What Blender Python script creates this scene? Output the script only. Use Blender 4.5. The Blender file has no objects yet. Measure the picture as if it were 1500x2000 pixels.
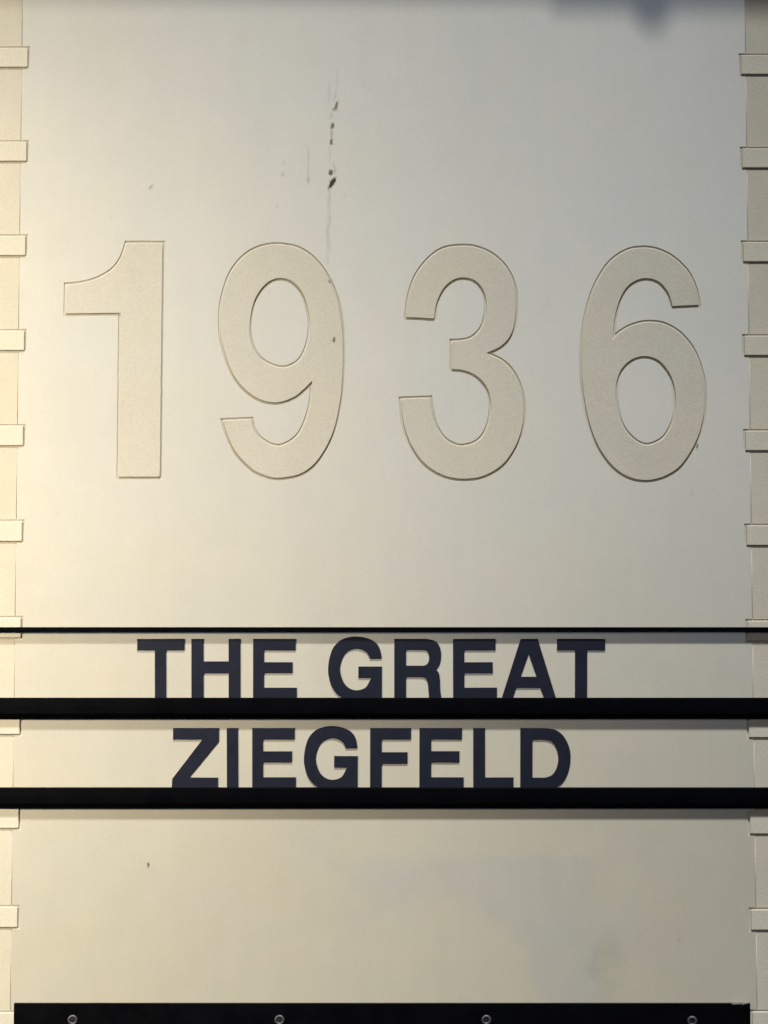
import bpy, bmesh, math, random
from mathutils import Vector
R = math.radians
random.seed(4)
scene = bpy.context.scene
COL = scene.collection

# ------------------------------------------------------------------ camera
EYE, DIST, PITCH, HT = 1.50, 2.13, R(3.85), 0.25     # eye height, metres to the stone, tilt up, tan of half the vertical angle
cam_d = bpy.data.cameras.new('camera'); cam = bpy.data.objects.new('camera', cam_d); COL.objects.link(cam)
cam.location = (0, -DIST, EYE); cam.rotation_euler = (R(90) + PITCH, 0, 0)
cam_d.sensor_fit = 'VERTICAL'; cam_d.sensor_height = 24; cam_d.lens = 12 / HT
cam_d.clip_start = 0.05; cam_d.clip_end = 100
scene.camera = cam

# ------------------------------------------------------------------ light
W = bpy.data.worlds.new('World'); scene.world = W; W.use_nodes = True
bg = W.node_tree.nodes['Background']
bg.inputs[0].default_value = (0.86, 0.74, 0.58, 1); bg.inputs[1].default_value = 0.012

def aim(o, p):
    o.rotation_euler = (Vector(p) - o.location).to_track_quat('-Z', 'Y').to_euler()

def lamp(name, kind, loc, to, energy, color, **kw):
    d = bpy.data.lights.new(name, kind); d.energy = energy; d.color = color
    for k, v in kw.items(): setattr(d, k, v)
    o = bpy.data.objects.new(name, d); COL.objects.link(o); o.location = loc; aim(o, to)
    return o
# a ceiling spotlight high above the pillar, and a warm spotlight to the left of the viewer
lamp('ceiling_spotlight', 'SPOT', (0.2, -4.1, 9.6), (-0.10, 0, 0.62), 5000, (0.965, 0.995, 0.99),
     spot_size=R(16), spot_blend=1.0, shadow_soft_size=0.36)
lamp('warm_left_spotlight', 'SPOT', (-1.9, -2.1, 2.2), (-1.05, 0, 1.61), 548, (1.0, 0.885, 0.66),
     spot_size=R(50.5), spot_blend=1.0, shadow_soft_size=0.25)
lamp('added_cool_panel', 'AREA', (0, -8.0, 3.70), (0, 0, 3.70), 68, (0.66, 0.78, 1.0), shape='RECTANGLE', size=5.4, size_y=4.1)  # cool panel added for its reflection in the upper face

vs = scene.view_settings
vs.view_transform = 'Standard'; vs.look = 'None'; vs.exposure = 0; vs.gamma = 1; vs.use_curve_mapping = False

# ------------------------------------------------------------------ helpers
def at(px, py, d=0.0):
    """a place on the stone face (d metres in front of it), measured on the 1500 x 2000 photograph"""
    u = (px - 750) / 1000 * HT; v = (1000 - py) / 1000 * HT
    c, s = math.cos(PITCH), math.sin(PITCH)
    t = (DIST - d) / (c - v * s)
    return (u * t, EYE + (s + v * c) * t)

def link(name, me, mat, parent=None, loc=None):
    o = bpy.data.objects.new(name, me); COL.objects.link(o)
    if mat and not me.materials: me.materials.append(mat)
    if parent: o.parent = parent
    if loc: o.location = loc
    return o

def tag(o, label=None, cat=None, group=None, kind=None):
    for k, v in (('label', label), ('category', cat), ('group', group), ('kind', kind)):
        if v: o[k] = v
    return o

def empty(name, loc, label, cat, group=None):
    o = bpy.data.objects.new(name, None); COL.objects.link(o); o.location = loc; o.empty_display_size = 0.05
    return tag(o, label, cat, group)

def plate(name, loops, y0, y1, bevel=0.0):
    """closed outlines in (x, z) filled with even-odd holes, from depth y0 (front) to y1 (back), as a mesh"""
    cu = bpy.data.curves.new(name, 'CURVE'); cu.dimensions = '2D'; cu.fill_mode = 'BOTH'
    for lp in loops:
        sp = cu.splines.new('POLY'); sp.points.add(len(lp) - 1); sp.use_cyclic_u = True
        for p, (x, z) in zip(sp.points, lp): p.co = (x, z, 0, 1)
    cu.extrude = (y1 - y0) / 2 - bevel
    cu.bevel_depth = bevel; cu.bevel_resolution = 1; cu.offset = -bevel
    tmp = bpy.data.objects.new(name, cu); COL.objects.link(tmp)
    dg = bpy.context.evaluated_depsgraph_get()
    me = bpy.data.meshes.new_from_object(tmp.evaluated_get(dg))
    bpy.data.objects.remove(tmp); bpy.data.curves.remove(cu)
    m = (y0 + y1) / 2
    for v in me.vertices:
        x, y, z = v.co; v.co = (x, m - z, y)
    bm = bmesh.new(); bm.from_mesh(me)
    bmesh.ops.remove_doubles(bm, verts=bm.verts, dist=1e-6)
    bmesh.ops.recalc_face_normals(bm, faces=bm.faces)
    bm.to_mesh(me); bm.free()
    me.name = name
    return me

def smooth_loop(pts, n=5):
    """pts: (x, y) smooth or (x, y, 1) corner; Catmull-Rom between corners"""
    N = len(pts); out = []
    for i in range(N):
        p0, p1, p2, p3 = (pts[(i + k) % N] for k in (-1, 0, 1, 2))
        c1, c2 = len(p1) > 2, len(p2) > 2
        out.append((p1[0], p1[1]))
        if c1 and c2: continue
        if c1: p0 = (2 * p1[0] - p2[0], 2 * p1[1] - p2[1]) if len(p2) > 2 else p1
        if c2: p3 = p2
        for k in range(1, n):
            t = k / n
            out.append(tuple(0.5 * (2 * p1[a] + (p2[a] - p0[a]) * t + (2 * p0[a] - 5 * p1[a] + 4 * p2[a] - p3[a]) * t * t
                                    + (3 * p1[a] - p0[a] - 3 * p2[a] + p3[a]) * t ** 3) for a in (0, 1)))
    return out

def area(lp): return 0.5 * sum(a[0] * b[1] - b[0] * a[1] for a, b in zip(lp, lp[1:] + lp[:1]))

def seg_dist(p, a, b):
    dx, dy = b[0] - a[0], b[1] - a[1]; L = dx * dx + dy * dy
    t = 0 if L == 0 else max(0, min(1, ((p[0] - a[0]) * dx + (p[1] - a[1]) * dy) / L))
    return math.hypot(p[0] - a[0] - t * dx, p[1] - a[1] - t * dy)

def offset(lp, g):
    """outline moved outwards by g; places nearer than g to the outline are dropped"""
    s = 1 if area(lp) > 0 else -1; N = len(lp); out = []
    for i in range(N):
        a, b, c = lp[i - 1], lp[i], lp[(i + 1) % N]
        n = []
        for p, q in ((a, b), (b, c)):
            dx, dy = q[0] - p[0], q[1] - p[1]; L = math.hypot(dx, dy) or 1
            n.append((dy / L * s, -dx / L * s))
        mx, my = n[0][0] + n[1][0], n[0][1] + n[1][1]; L = math.hypot(mx, my) or 1
        mx /= L; my /= L
        k = abs(g) / max(0.35, mx * n[0][0] + my * n[0][1]) * (1 if g > 0 else -1)
        q = (b[0] + mx * k, b[1] + my * k)
        if min(seg_dist(q, lp[j - 1], lp[j]) for j in range(N)) > abs(g) * 0.97: out.append(q)
    return out

def box_mesh(name, x0, x1, y0, y1, z0, z1, bev=0.0, seg=2):
    bm = bmesh.new(); bmesh.ops.create_cube(bm, size=1)
    for v in bm.verts:
        v.co = ((x0 + x1) / 2 + v.co.x * (x1 - x0), (y0 + y1) / 2 + v.co.y * (y1 - y0), (z0 + z1) / 2 + v.co.z * (z1 - z0))
    if bev: bmesh.ops.bevel(bm, geom=bm.edges[:], offset=bev, segments=seg, affect='EDGES', profile=0.5)
    me = bpy.data.meshes.new(name); bm.to_mesh(me); bm.free(); return me

def profile_mesh(name, prof, x0, x1, nx=1):
    """a profile in (y, z) run from x0 to x1"""
    bm = bmesh.new(); rings = []
    for i in range(nx + 1):
        x = x0 + (x1 - x0) * i / nx
        rings.append([bm.verts.new((x, y, z)) for y, z in prof])
    n = len(prof)
    for a, b in zip(rings, rings[1:]):
        for k in range(n): bm.faces.new((a[k], a[(k + 1) % n], b[(k + 1) % n], b[k]))
    bm.faces.new(rings[0]); bm.faces.new(list(reversed(rings[-1])))
    bmesh.ops.recalc_face_normals(bm, faces=bm.faces)
    me = bpy.data.meshes.new(name); bm.to_mesh(me); bm.free(); return me

def lathe(name, prof, seg=28):
    """(radius, y) profile turned about the y axis"""
    bm = bmesh.new(); rings = []
    for r, y in prof:
        rings.append([bm.verts.new((r * math.cos(2 * math.pi * i / seg), y, r * math.sin(2 * math.pi * i / seg))) for i in range(seg)]
                     if r > 1e-7 else [bm.verts.new((0, y, 0))] * seg)
    for a, b in zip(rings, rings[1:]):
        for i in range(seg):
            f = []
            for v in (a[i], a[(i + 1) % seg], b[(i + 1) % seg], b[i]):
                if v not in f: f.append(v)
            if len(f) > 2: bm.faces.new(f)
    bmesh.ops.recalc_face_normals(bm, faces=bm.faces)
    me = bpy.data.meshes.new(name); bm.to_mesh(me); bm.free()
    for p in me.polygons: p.use_smooth = True
    return me

# ------------------------------------------------------------------ materials
class NT:
    def __init__(s, name):
        s.m = bpy.data.materials.new(name); s.m.use_nodes = True; s.t = s.m.node_tree
        s.b = s.t.nodes['Principled BSDF']; s.co = s.n('ShaderNodeTexCoord').outputs['Object']
    def n(s, kind, **kw):
        nd = s.t.nodes.new(kind)
        for k, v in kw.items():
            if isinstance(k, str) and k.startswith('i_'): nd.inputs[k[2:]].default_value = v
            else: setattr(nd, k, v)
        return nd
    def l(s, a, b): s.t.links.new(a, b)
    def noise(s, scale, detail=4, rough=0.55, vec=None, dist=0.0):
        nd = s.n('ShaderNodeTexNoise'); nd.inputs['Scale'].default_value = scale; nd.inputs['Detail'].default_value = detail
        nd.inputs['Roughness'].default_value = rough; nd.inputs['Distortion'].default_value = dist
        s.l(vec or s.co, nd.inputs['Vector']); return nd.outputs['Fac']
    def map(s, x, a, b, c, d, smooth=False):
        nd = s.n('ShaderNodeMapRange'); nd.interpolation_type = 'SMOOTHSTEP' if smooth else 'LINEAR'
        for i, v in enumerate((a, b, c, d)): nd.inputs[i + 1].default_value = v
        s.l(x, nd.inputs[0]); return nd.outputs[0]
    def math(s, op, a, b):
        nd = s.n('ShaderNodeMath', operation=op)
        for i, v in enumerate((a, b)):
            if isinstance(v, (int, float)): nd.inputs[i].default_value = v
            else: s.l(v, nd.inputs[i])
        return nd.outputs[0]
    def mix(s, f, a, b, mode='MIX'):
        nd = s.n('ShaderNodeMix', data_type='RGBA', blend_type=mode)
        for i, v in ((0, f), (6, a), (7, b)):
            if isinstance(v, (int, float)): nd.inputs[i].default_value = v
            elif isinstance(v, tuple): nd.inputs[i].default_value = (*v, 1)
            else: s.l(v, nd.inputs[i])
        return nd.outputs[2]
    def bump(s, h, strength, dist):
        nd = s.n('ShaderNodeBump'); nd.inputs['Strength'].default_value = strength; nd.inputs['Distance'].default_value = dist
        s.l(h, nd.inputs['Height']); s.l(nd.outputs[0], s.b.inputs['Normal'])

# wear on the stone, each mark: photo x, y, half width, half height, lean (degrees), darkness
MARKS = [(657, 207, 3.0, 9, 12, .60), (652.5, 213, 2.6, 4, 40, .45), (647, 226, 3.2, 9, 18, .18), (649.5, 246, 3.6, 7, 14, .62), (647.5, 262, 3.4, 9, 0, .33),
         (647, 277, 3.4, 6, 5, .60), (646, 337, 4.2, 5.6, 5, .72), (654.5, 334, 3, 7, 0, .26), (652, 323, 2.4, 9, -8, .16),
         (649, 357, 4.6, 11, 30, .93), (652.5, 353, 3.2, 6, 20, .93), (642.5, 367, 2.5, 5, 10, .42), (644, 354, 2, 4, -20, .35),
         (602, 351, 3.6, 9, 0, .30), (602.5, 305, 3, 20, 0, .17), (603, 322, 2, 8, 0, .10), (553, 341, 4.4, 4.6, 30, .26), (554, 318, 4, 6, 0, .12),
         (643, 180, 4, 26, 0, .12), (658, 155, 3.6, 22, 0, .10), (642, 400, 6, 26, 0, .10), (644, 424, 3.6, 10, -8, .22),
         (639.5, 452, 4, 11, 0, .22), (642, 475, 5, 18, 0, .16), (640, 505, 5, 16, 0, .12), (674, 381, 3, 5, 0, .12), (541, 402, 3, 6, -25, .12),
         (644, 300, 3.5, 22, 0, .10), (643, 392, 4, 30, 0, .17), (640, 462, 4, 34, 0, .16), (643, 435, 3, 22, 4, .18), (654, 188, 3, 12, 8, .16), (602, 332, 3, 16, 0, .15), (645, 549, 3.8, 4.4, 0, .62), (652.5, 664, 3.2, 4.6, 8, .68), (1361, 869, 2.8, 6, 0, .62), (289.5, 1689, 2.2, 5.2, 0, .66),
         (1326, 1836, 2.6, 4, -30, .28), (294, 366, 3.6, 5, 35, .34), (298, 362, 5, 2, -25, .22), (216, 424, 5, 4, 0, .10), (1352, 962, 3.4, 6, 0, .14),
         (112, 1004, 6, 4, 0, .07), (668, 612, 2.5, 7, 0, .16), (1160, 590, 5, 4, 0, .06), (872, 380, 7, 3, 20, .05), (427, 628, 2, 6, 0, .2)]
PX = 0.000533

def add_marks(t, col):
    wob = t.n('ShaderNodeTexNoise'); wob.inputs['Scale'].default_value = 420; wob.inputs['Detail'].default_value = 3; t.l(t.co, wob.inputs['Vector'])
    off = t.n('ShaderNodeVectorMath', operation='MULTIPLY_ADD'); t.l(wob.outputs['Color'], off.inputs[0])
    off.inputs[1].default_value = (.0035, 0, .0035); off.inputs[2].default_value = (-.00175, 0, -.00175)
    vec = t.n('ShaderNodeVectorMath', operation='ADD'); t.l(t.co, vec.inputs[0]); t.l(off.outputs[0], vec.inputs[1])
    acc = None
    for px, py, w, h, lean, dk in MARKS:
        x, z = at(px, py)
        mp = t.n('ShaderNodeMapping', vector_type='TEXTURE'); mp.inputs['Location'].default_value = (x, 0, z)
        mp.inputs['Rotation'].default_value = (0, R(lean), 0); mp.inputs['Scale'].default_value = (w * PX * 1.05, 1.0, h * PX * 1.2)
        t.l(vec.outputs[0], mp.inputs['Vector'])
        ln = t.n('ShaderNodeVectorMath', operation='LENGTH'); t.l(mp.outputs[0], ln.inputs[0])
        f = t.map(ln.outputs['Value'], 1.25, 0.55 if dk > .4 else 0.1, 0, min(.95, dk * 1.12), True)
        acc = f if acc is None else t.math('MAXIMUM', acc, f)
    return t.mix(acc, col, (0.030, 0.022, 0.012)), acc

def stone(name, col, rough, grain, marks, spec=0.4, grain_amt=0.10, cloud=0.05):
    t = NT(name)
    big = t.noise(3.2, 3, .5, dist=.4); mid = t.noise(28, 4, .6); fine = t.noise(grain, 3, .7)
    st = t.n('ShaderNodeMapping'); st.inputs['Scale'].default_value = (60, 60, 5); t.l(t.co, st.inputs['Vector'])
    streak = t.noise(1.0, 3, .6, vec=st.outputs[0])
    k = t.math('ADD', t.map(big, .3, .7, -cloud, cloud), t.map(mid, .25, .75, -cloud * .7, cloud * .7))
    k = t.math('ADD', k, t.map(fine, .25, .75, -grain_amt, grain_amt))
    k = t.math('ADD', k, t.map(streak, .3, .7, -cloud * .35, cloud * .35))
    k = t.math('ADD', k, 1.0)
    cmb = t.n('ShaderNodeCombineColor')
    hue = t.noise(9, 3, .6)
    t.l(t.math('MULTIPLY', k, t.map(hue, .3, .7, col[0] * .985, col[0] * 1.015)), cmb.inputs[0])
    t.l(t.math('MULTIPLY', k, col[1]), cmb.inputs[1])
    t.l(t.math('MULTIPLY', k, t.map(hue, .3, .7, col[2] * 1.03, col[2] * .97)), cmb.inputs[2])
    c = cmb.outputs[0]
    if marks: c, acc = add_marks(t, c)
    t.l(c, t.b.inputs['Base Color'])
    dr = .04 if rough > .6 else .006
    ro = t.map(mid, .3, .7, rough - dr, rough + dr)
    if marks:                                        # broken and stained places have lost their polish
        ro = t.math('MAXIMUM', ro, acc)
        t.l(t.map(acc, .05, .5, spec, spec * .05), t.b.inputs['Specular IOR Level'])
    else: t.b.inputs['Specular IOR Level'].default_value = spec
    t.l(ro, t.b.inputs['Roughness'])
    if rough > .6: t.bump(t.math('ADD', fine, t.math('MULTIPLY', mid, .6)), .4, .0007)
    return t

FIELD = (0.575, 0.528, 0.424)
t = stone('honed_limestone', FIELD, .25, 300, True, spec=.5, grain_amt=.034, cloud=.034)
t.b.inputs['IOR'].default_value = 2.35
# below the rails the face has a cooler patch with a round gap low on its left, beside a darker spot
def face_patches(t):
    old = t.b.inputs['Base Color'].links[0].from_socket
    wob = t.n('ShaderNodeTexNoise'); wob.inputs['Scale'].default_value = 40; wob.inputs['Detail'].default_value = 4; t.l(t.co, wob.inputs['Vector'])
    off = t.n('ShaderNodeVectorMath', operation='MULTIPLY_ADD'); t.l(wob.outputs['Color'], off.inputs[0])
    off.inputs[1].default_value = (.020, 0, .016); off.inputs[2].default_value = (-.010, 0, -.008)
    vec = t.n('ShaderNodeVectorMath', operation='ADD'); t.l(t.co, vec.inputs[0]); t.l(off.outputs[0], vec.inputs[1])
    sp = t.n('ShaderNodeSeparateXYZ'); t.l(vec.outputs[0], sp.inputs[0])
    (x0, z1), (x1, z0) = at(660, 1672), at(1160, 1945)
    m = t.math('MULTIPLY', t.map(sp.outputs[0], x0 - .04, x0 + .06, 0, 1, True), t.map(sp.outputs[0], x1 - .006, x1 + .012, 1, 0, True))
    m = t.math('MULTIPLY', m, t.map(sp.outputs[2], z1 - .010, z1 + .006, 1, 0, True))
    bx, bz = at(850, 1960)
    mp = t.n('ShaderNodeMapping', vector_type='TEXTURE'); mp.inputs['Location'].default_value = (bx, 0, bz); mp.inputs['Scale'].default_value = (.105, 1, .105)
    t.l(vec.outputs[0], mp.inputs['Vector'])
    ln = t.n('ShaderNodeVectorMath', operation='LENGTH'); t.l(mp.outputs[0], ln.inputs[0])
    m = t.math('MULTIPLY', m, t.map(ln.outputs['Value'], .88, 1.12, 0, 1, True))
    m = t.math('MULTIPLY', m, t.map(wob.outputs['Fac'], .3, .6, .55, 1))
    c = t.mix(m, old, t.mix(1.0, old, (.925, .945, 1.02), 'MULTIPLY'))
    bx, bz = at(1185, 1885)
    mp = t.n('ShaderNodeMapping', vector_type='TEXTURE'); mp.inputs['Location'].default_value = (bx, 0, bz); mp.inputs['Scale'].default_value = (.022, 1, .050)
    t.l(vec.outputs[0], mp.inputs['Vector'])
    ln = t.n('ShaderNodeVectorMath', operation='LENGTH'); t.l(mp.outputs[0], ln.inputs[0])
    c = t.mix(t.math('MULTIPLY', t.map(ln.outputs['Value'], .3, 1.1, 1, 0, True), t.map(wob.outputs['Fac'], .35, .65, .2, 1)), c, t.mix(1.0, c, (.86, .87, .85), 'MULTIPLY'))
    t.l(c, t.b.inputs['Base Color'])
face_patches(t)
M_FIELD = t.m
M_ROUGH = stone('bush_hammered_limestone', (0.545, 0.500, 0.418), .85, 520, True, spec=.15, grain_amt=.085, cloud=.03).m
M_STRIP = stone('rough_edge_limestone', (0.560, 0.508, 0.408), .85, 480, False, spec=.15, grain_amt=.09, cloud=.05).m
M_BLOCK = stone('tooled_block_limestone', (0.60, 0.55, 0.45), .8, 480, False, spec=.15, grain_amt=.06, cloud=.04).m
M_CORE = stone('joint_mortar', (0.52, 0.47, 0.38), .9, 600, False, spec=.1, grain_amt=.1, cloud=.05).m

def black(name, col, rough, spec=.5, metal=0.0, wear=.3):
    t = NT(name)
    n1 = t.noise(35, 4, .6); n2 = t.noise(600, 3, .7)
    t.l(t.mix(t.map(n1, .35, .75, 0, wear), col, tuple(c * 2.2 + .0006 for c in col)), t.b.inputs['Base Color'])
    t.l(t.map(n1, .3, .7, rough - .07, rough + .07), t.b.inputs['Roughness'])
    t.b.inputs['Specular IOR Level'].default_value = spec; t.b.inputs['Metallic'].default_value = metal
    t.bump(n2, .25, .0002)
    return t.m
M_RAIL = black('black_painted_metal', (0.0009, 0.0010, 0.0016), .42, .03)
M_LETTER = black('navy_black_acrylic', (0.0088, 0.0102, 0.0205), .5, .18, wear=.3)
M_PANEL = black('black_lacquered_panel', (0.0008, 0.0009, 0.0016), .4, .10)
M_RING = black('worn_grey_metal', (0.085, 0.085, 0.095), .45, .5, .6)
M_HOLE = black('dark_socket', (0.012, 0.012, 0.018), .5, .3)
M_PUTTY = black('grey_sealant', (0.16, 0.155, 0.14), .85, .2)

# ------------------------------------------------------------------ the pillar
pillar = empty('stone_pillar', (0, 0, 0), 'cream limestone pillar with film perforations down both edges and the year 1936', 'pillar')
Y_FIELD, Y_CORE, Y_BACK = 0.0, 0.0010, 0.004
G = 0.0022                                           # width of the joints round the inlaid pieces
Z0, Z1 = 0.55, 2.55
link('core', box_mesh('core', -.62, .62, Y_CORE, .45, 0.0, 2.62), M_CORE, pillar)

XL = at(32.5, 1000)[0]; XR = at(1466.5, 1000)[0]       # where the honed face meets the rough edge strips
TL = at(43.8, 1000)[0]; TR = at(1457.5, 1000)[0]       # inner ends of the perforation blocks
OL, OR = TL - .058, TR + .058                        # outer ends
H_B = 0.0206
def zs(pairs, drop=.0007):                                       # middle heights of the blocks
    out = [(at(750, a)[1] + at(750, b)[1]) / 2 - drop for a, b in pairs]
    return out
left_z = zs([(91, 132), (275, 315), (460, 498), (644, 684), (830, 870), (1016, 1057), (1205, 1245), (1393, 1433), (1576, 1617), (1768, 1812), (1975, 2018)])
right_z = zs([(105, 146), (289, 327), (471, 511), (653, 695), (839, 880), (1023, 1066), (1210, 1252), (1399, 1440), (1586, 1629), (1773, 1817), (1973, 2016)])
step = left_z[0] - left_z[1]
left_z = [left_z[0] + step * 2, left_z[0] + step] + left_z + [left_z[-1] - step * k for k in (1, 2, 3)]
right_z = [right_z[0] + step * 2, right_z[0] + step] + right_z + [right_z[-1] - step * k for k in (1, 2, 3)]

def comb(xe, xt, heights, g):
    """edge of the honed face from the bottom up, stepping round each block"""
    pts = [(xe, Z0)]
    for z in sorted(heights):
        a, b = z - H_B / 2 - g, z + H_B / 2 + g
        pts += [(xe, a), (xt, a), (xt, b), (xe, b)]
    return pts + [(xe, Z1)]

# --- the four numerals
N1 = [(247.5, 474.5, 1), (318, 474.5, 1), (313, 932, 1), (232, 932, 1), (235.3, 612, 1), (128, 613, 1), (129.4, 556, 1),
      (158, 553), (188, 545), (216.7, 529), (236, 506)]
N9 = [(548, 477.6), (590, 488), (627, 521), (655, 574.6), (667, 630), (670.5, 690), (669, 740), (664.6, 784.6), (650.6, 845), (622.6, 896.6), (590, 924.6),
      (548, 934), (520, 930), (492, 916), (461, 884), (443.5, 848), (436, 821, 1), (491, 818.5, 1), (499, 845), (520, 864), (548, 871), (580.6, 852), (599, 817),
      (608, 778), (609.6, 745, 1), (594.6, 760), (571, 778), (536, 787), (496.6, 775), (459.3, 738), (436.5, 680), (430, 630.6), (434, 585), (450, 535), (477, 500), (510, 482)]
N9H = [(548, 544), (521, 554), (498, 586), (488.5, 631), (492, 672), (510.6, 702), (549, 718), (581, 707), (599, 677), (605.5, 631), (594, 580), (574, 553)]
N3 = [(793.3, 620.4, 1), (848.3, 623, 1), (852, 596), (865, 566), (884, 548.4), (905, 543), (926.7, 548.4), (942.7, 566), (949.6, 591), (948.5, 617), (940, 641),
      (924, 658), (905, 664.5), (882.5, 666, 1), (882.5, 722, 1), (905, 724), (929, 734), (948, 753), (957, 777), (958.7, 804), (950.7, 838), (932, 862), (900, 871), (870.7, 859),
      (852, 833), (844, 804), (840, 776.7, 1), (783.7, 779, 1), (788, 825), (802, 867), (828, 904.7), (865.3, 928.7), (905, 936), (945, 930), (982.7, 907), (1009, 868), (1021.6, 825),
      (1021.6, 782), (1009, 739), (985, 708), (950.7, 690, 1), (977, 678), (996, 658), (1005, 632), (1008, 595), (1004, 558), (988, 523), (961, 496.7), (929, 483), (900, 480.5),
      (865, 486), (836, 507), (812, 540), (798.7, 580)]
N6 = [(1313, 599, 1), (1364.5, 596.5, 1), (1358.7, 566), (1342.7, 531), (1313, 502), (1281, 487), (1252, 484), (1222.7, 490), (1190.7, 513), (1164, 555), (1147, 606), (1138, 659), (1136, 718),
      (1140, 771), (1150.7, 825), (1169, 873), (1198.7, 913), (1230, 933), (1262.7, 938.5), (1297, 931), (1329, 910), (1357, 868), (1373, 820), (1376.5, 777), (1372, 734), (1356, 687), (1329, 652),
      (1297, 633), (1265, 629), (1236, 635), (1212, 648), (1197, 662, 1), (1200, 627), (1209, 590), (1225, 561), (1246.7, 547), (1268, 544.7), (1289, 553), (1305, 573)]
N6H = [(1262.7, 696.7), (1289, 707), (1310.7, 737), (1319.5, 777), (1316, 819), (1297, 854), (1266, 869), (1238.7, 859), (1214.7, 830), (1204, 788), (1204, 750), (1214.7, 721), (1236, 702)]
def uneven(lp, piece=.005, amt=.00016):
    """hand-cut edge: long sides split and nudged a fraction of a millimetre"""
    out = []
    for a, b in zip(lp, lp[1:] + lp[:1]):
        n = max(1, int(math.dist(a, b) / piece))
        for k in range(n):
            j = amt if k else amt * .4
            out.append((a[0] + (b[0] - a[0]) * k / n + random.uniform(-j, j), a[1] + (b[1] - a[1]) * k / n + random.uniform(-j, j)))
    return out
numerals = []
for name, outer, hole in (('1', N1, None), ('9', N9, N9H), ('3', N3, None), ('6', N6, N6H)):
    loops = [uneven([at(*p) for p in smooth_loop(lp)]) for lp in (outer, hole) if lp]
    numerals.append((name, loops))

loops = [comb(XL, TL + G * .9, left_z, G * .9) + list(reversed(comb(XR, TR - G * .9, right_z, G * .9)))]
for name, lps in numerals:
    loops.append(offset(lps[0], G))
    if len(lps) > 1: loops.append(offset(lps[1], -G))
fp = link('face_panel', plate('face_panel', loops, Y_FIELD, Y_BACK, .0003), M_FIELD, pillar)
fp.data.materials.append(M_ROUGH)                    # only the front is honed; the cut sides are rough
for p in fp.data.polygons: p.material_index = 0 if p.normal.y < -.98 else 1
for name, lps in numerals:
    o = link('numeral', plate('numeral', lps, -.0010, Y_BACK, .0007), M_ROUGH, pillar)
    tag(o, 'raised rough stone numeral ' + name)

# --- the rough strips with their perforation blocks
def strip(xe, sgn, heights, xo):
    xi = xe + sgn * .0005; far = sgn * .56
    pts = [(xi, Z0)]
    for z in sorted(heights):
        a, b = z - H_B / 2 - G * .8, z + H_B / 2 + G * .8
        pts += [(xi, a), (xo + sgn * G, a), (xo + sgn * G, b), (xi, b)]
    return pts + [(xi, Z1), (far, Z1), (far, Z0)]
link('edge_strip', plate('edge_strip', [strip(XL, -1, left_z, OL)], .0003, Y_BACK, .0003), M_STRIP, pillar)
link('edge_strip', plate('edge_strip', [strip(XR, 1, right_z, OR)], .0003, Y_BACK, .0003), M_STRIP, pillar)
bw = .058
blk = box_mesh('perforation_block', -bw / 2, bw / 2, -.0013, Y_BACK, -H_B / 2, H_B / 2, .0007)
first = None
for xm, hs in (((TL + OL) / 2, left_z), ((TR + OR) / 2, right_z)):
    for z in hs:
        if first is None: o = first = link('perforation_block', blk, M_BLOCK, pillar)
        else: o = first.copy(); COL.objects.link(o); o.parent = pillar
        o.location = (xm, 0, z); o.rotation_euler = (0, R(random.uniform(-.25, .25)), 0)

# --- the ledge over the face (unseen, added to shade the top edge of the view)
shade_ledge_z, shade_ledge_c = 2.398, .12
xj = at(1075, 10)[0]                                 # two blocks; the right one stands prouder so its shade reaches lower
for xa, xb, c_ in ((-.62, xj - .001, shade_ledge_c - .0062), (xj + .001, .62, shade_ledge_c)):
    link('ledge', profile_mesh('ledge', [(.004, shade_ledge_z), (-c_, shade_ledge_z), (-c_, shade_ledge_z + .05), (-c_ - .03, shade_ledge_z + .09), (-c_ - .03, shade_ledge_z + .16), (.004, shade_ledge_z + .16)], xa, xb), M_STRIP, pillar)  # unseen ledge, added for its shade
X = at(1272, 40)[0]  # unseen pointed drop, added to cast a small dark lobe at top right
bm = bmesh.new()
bmesh.ops.create_cone(bm, cap_ends=True, segments=20, radius1=.005, radius2=.026, depth=.023)
for v in bm.verts: v.co += Vector((0, -shade_ledge_c + .014, shade_ledge_z - .0112))
me = bpy.data.meshes.new('shade_drop'); bm.to_mesh(me); bm.free()
link('shade_drop', me, M_STRIP, pillar, (X - .001, 0, 0))

# ------------------------------------------------------------------ rails that carry the title
RX0, RX1 = -.60, .60
def rail(label, y_top, y_bot, out, thin=False):
    za, zb = at(750, y_top)[1], at(750, y_bot)[1]
    h = za - zb
    r = empty('letter_rail', (0, 0, zb), label, 'rail', 'black rails across the pillar')
    b = .0006
    if thin:
        prof = [(-.0002, h), (-out + b, h), (-out, h - b), (-out, b), (-out + b, 0), (-.0002, 0)]
        link('bar', profile_mesh('bar', prof, RX0, RX1), M_RAIL, r)
        return r
    hl = h * .26                                     # the lower edge turns under and faces the floor
    prof = [(-.0002, h), (-out + .0012 + b, h), (-out + .0012, h - b), (-out + .0003, h * .6), (-out, hl), (-.0002, hl)]
    link('bar', profile_mesh('bar', prof, RX0, RX1), M_RAIL, r)
    low = [(-.0002, hl - .0001), (-out + .0004, hl - .0001), (-out + .0050, 0), (-.0002, 0)]
    link('lower_lip', profile_mesh('lower_lip', low, RX0, RX1), M_RAIL, r)
    return r
rail('thin black strip crossing the pillar just above the words THE GREAT', 1225, 1234, .0066, True)
rail('thick black rail that the words THE GREAT stand on', 1362.5, 1404, .0086)
rail('thick black rail that the word ZIEGFELD stands on', 1537.5, 1578.5, .0086)

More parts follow.
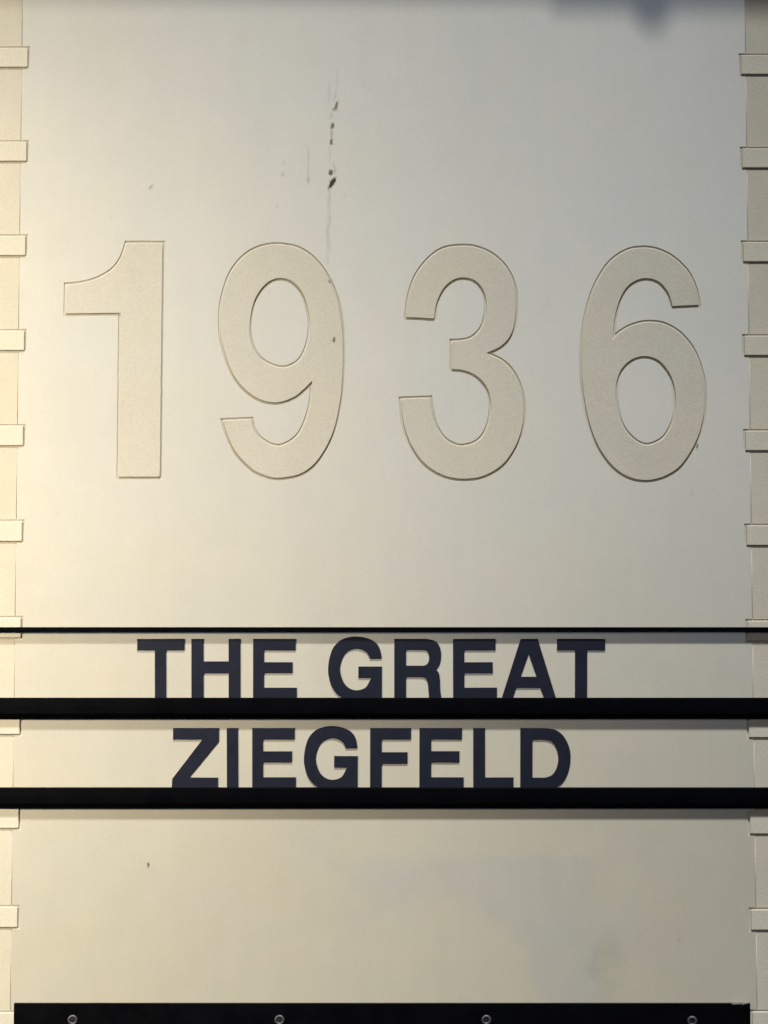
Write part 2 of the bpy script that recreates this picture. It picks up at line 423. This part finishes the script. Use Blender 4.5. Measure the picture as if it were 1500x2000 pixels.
# ------------------------------------------------------------------ the letters
def c(x, y): return (x, y, 1)
def rect(x0, x1, y0, y1): return [c(x0, y0), c(x1, y0), c(x1, y1), c(x0, y1)]
def T(x0, x1, s0, s1, t, b): return [[c(x0, t), c(x1, t), c(x1, t + 22.5), c(s1, t + 22.5), c(s1, b), c(s0, b), c(s0, t + 22.5), c(x0, t + 22.5)]]
def E(x0, s, a, m, d, t, b, my0, my1): return [[c(x0, t), c(a, t), c(a, t + 22.5), c(s, t + 22.5), c(s, my0), c(m, my0), c(m, my1), c(s, my1), c(s, b - 23), c(d, b - 23), c(d, b), c(x0, b)]]
GL = [(697.3, 1243), (718, 1246.5), (733.3, 1255), (741.8, 1268), c(745.5, 1286.3), c(722.7, 1286.8), (714.7, 1273.5), (697, 1267), (680, 1271.3), (669.3, 1284), (664, 1306.7), (669.3, 1329.3), (680, 1342.7), (696, 1348),
      (714, 1342.5), c(724.5, 1324), c(699.7, 1324), c(699.7, 1301.6), c(746, 1301.6), c(746, 1366), c(730.5, 1366), c(729, 1361), (716, 1366.5), (697, 1369.5), (676, 1366), (660, 1357.5), (648, 1341), (642.3, 1322), (640.7, 1306.7),
      (643, 1287), (650, 1266), (664, 1251), (680, 1244.8)]
t1, b1, t2, b2 = 1247.7, 1366, 1421.7, 1541
LET = [
 ('T', 'starting the word THE', T(268.3, 361, 302.7, 325, t1, b1)),
 ('H', 'middle letter of the word THE', [[c(374, t1), c(398, t1), c(398, 1291.7), c(446.7, 1291.7), c(446.7, t1), c(470, t1), c(470, b1), c(446.7, b1), c(446.7, 1315), c(398, 1315), c(398, b1), c(374, b1)]]),
 ('E', 'ending the word THE', E(494.3, 516, 577.7, 571.7, 580, t1, b1, 1293.3, 1314.5)),
 ('G', 'starting the word GREAT on the upper rail', [GL]),
 ('R', 'between the G and the E of GREAT', [[c(770, t1), c(832, t1), (848, 1251), (858, 1262), (861.7, 1279), (859, 1296), c(851.5, 1308), (857.5, 1316), (859.5, 1332), (860, 1348), c(862.5, b1), c(838, b1), (837, 1350), (835, 1332), (830, 1324.5), c(821.7, 1322.3), c(793.3, 1322.3), c(793.3, b1), c(770, b1)],
   [c(793.3, 1269.5), c(828, 1269.5), (835, 1273), (838.3, 1284.5), (835, 1296), c(828, 1300), c(793.3, 1300)]]),
 ('E', 'between the R and the A of GREAT', E(885, 907.3, 968.3, 962.7, 970.7, t1, b1, 1293.3, 1315)),
 ('A', 'the only A on the pillar, in the word GREAT', [[c(1016.7, t1), c(1050, t1), c(1086.5, b1), c(1064, b1), c(1055, 1343.3), c(1008, 1343.3), c(1000.5, b1), c(979, b1)], [c(1032.5, 1277), c(1048.3, 1321.7), c(1016.7, 1321.7)]]),
 ('T', 'ending the word GREAT, nearest the right edge', T(1087.3, 1181.7, 1122.7, 1146.7, t1, b1)),
 ('Z', 'starting the word ZIEGFELD', [[c(337.7, t2), c(427.7, t2), c(427.7, 1447), c(369.3, 1518.5), c(426, 1518.5), c(426, b2), c(335.5, b2), c(336.5, 1521), c(395, 1444.3), c(337.7, 1444.3)]]),
 ('I', 'a single upright stroke beside the Z', [rect(443.3, 465.7, t2, b2)]),
 ('E', 'between the I and the G of ZIEGFELD', E(492.7, 514.3, 576, 570.7, 578.3, t2, b2, 1467.3, 1489)),
 ('G', 'in the middle of ZIEGFELD on the lower rail', [[(p[0] - 47.3, p[1] + 174.8) + tuple(p[2:]) for p in GL]]),
 ('F', 'the only F on the pillar, in the word ZIEGFELD', [[c(722.7, t2), c(802.7, t2), c(802.7, t2 + 22.5), c(745.7, t2 + 22.5), c(745.7, 1469), c(796, 1469), c(796, 1491.7), c(745.7, 1491.7), c(745.7, b2), c(722.7, b2)]]),
 ('E', 'between the F and the L of ZIEGFELD', E(819, 842.3, 902.3, 897.3, 905.7, t2, b2, 1467, 1489)),
 ('L', 'the only L on the pillar, in the word ZIEGFELD', [[c(924.3, t2), c(947.7, t2), c(947.7, 1518.3), c(1003, 1518.3), c(1003, b2), c(924.3, b2)]]),
 ('D', 'ending the word ZIEGFELD', [[c(1016, t2), c(1068, t2), (1085, 1425.5), (1100, 1437), (1111, 1458), (1114.3, 1480), (1111, 1503), (1101, 1525), (1085, 1538), c(1068, b2), c(1016, b2)],
   [c(1040, 1444.8), c(1064, 1444.8), (1078, 1449.5), (1087, 1463), (1090.3, 1481), (1087, 1499.5), (1078, 1513.5), c(1064, 1518.6), c(1040, 1518.6)]]),
]
for ch, where, lps in LET:
    wl = [[at(*p) for p in smooth_loop(lp, 4)] for lp in lps]
    me = plate('sign_letter', wl, -.0014, -.0002, .0004)
    xs = [v.co.x for v in me.vertices]; zz = [v.co.z for v in me.vertices]
    ox, oz = (min(xs) + max(xs)) / 2, min(zz)
    for v in me.vertices: v.co.x -= ox; v.co.z -= oz
    o = link('sign_letter', me, M_LETTER, None, (ox, 0, oz))
    o.rotation_euler = (0, R(random.uniform(-.25, .25)), 0)
    tag(o, f'black capital letter {ch}, {where}', 'letter', 'black title letters on the rails')

# ------------------------------------------------------------------ the black panel at the foot of the picture
px0, pz1 = at(28.5, 1958); px1 = at(1464, 1958)[0]; pz0 = pz1 - .30
panel = empty('name_panel', ((px0 + px1) / 2, 0, pz0), 'glossy black panel with a row of ring screws at the bottom of the picture', 'panel')
w = (px1 - px0) / 2
link('board', box_mesh('board', -w, w, -.0045, -.0003, 0, pz1 - pz0, .0005), M_PANEL, panel)
ring = lathe('screw', [(.0052, .0), (.0052, -.0011), (.0047, -.0017), (.0036, -.0019), (.0027, -.0015), (.0024, -.0006)])
sock = lathe('socket', [(.00245, .0), (.00245, -.0007), (.0012, -.0009), (0, -.0009)])
for i, (x, y) in enumerate([(142, 1992), (546, 1992), (950, 1992), (1352, 1994)]):
    X, Z = at(x, y, .0045)
    s = link('screw', ring, M_RING, panel, (X - panel.location.x, -.0045, Z - pz0))
    s.rotation_euler = (R(random.uniform(-5, 5)), random.uniform(0, 6), R(random.uniform(-5, 5)))
    link('socket', sock, M_HOLE, s)
# lump of old sealant left on the top right corner
bm = bmesh.new()
for k in range(9):
    r = random.uniform(.0012, .0022)
    g = bmesh.ops.create_icosphere(bm, subdivisions=2, radius=r)
    dx, dz = (k - 4) * .0017, random.uniform(-.0005, .0006)
    for v in g['verts']: v.co = Vector((v.co.x * 1.3 + dx, v.co.y * .8 - .0035, v.co.z * .8 + dz)) + Vector((random.uniform(-1, 1), random.uniform(-1, 1), random.uniform(-1, 1))) * .0002
me = bpy.data.meshes.new('sealant'); bm.to_mesh(me); bm.free()
X, Z = at(1444, 1959)
link('sealant', me, M_PUTTY, panel, (X - panel.location.x, 0, Z - pz0))
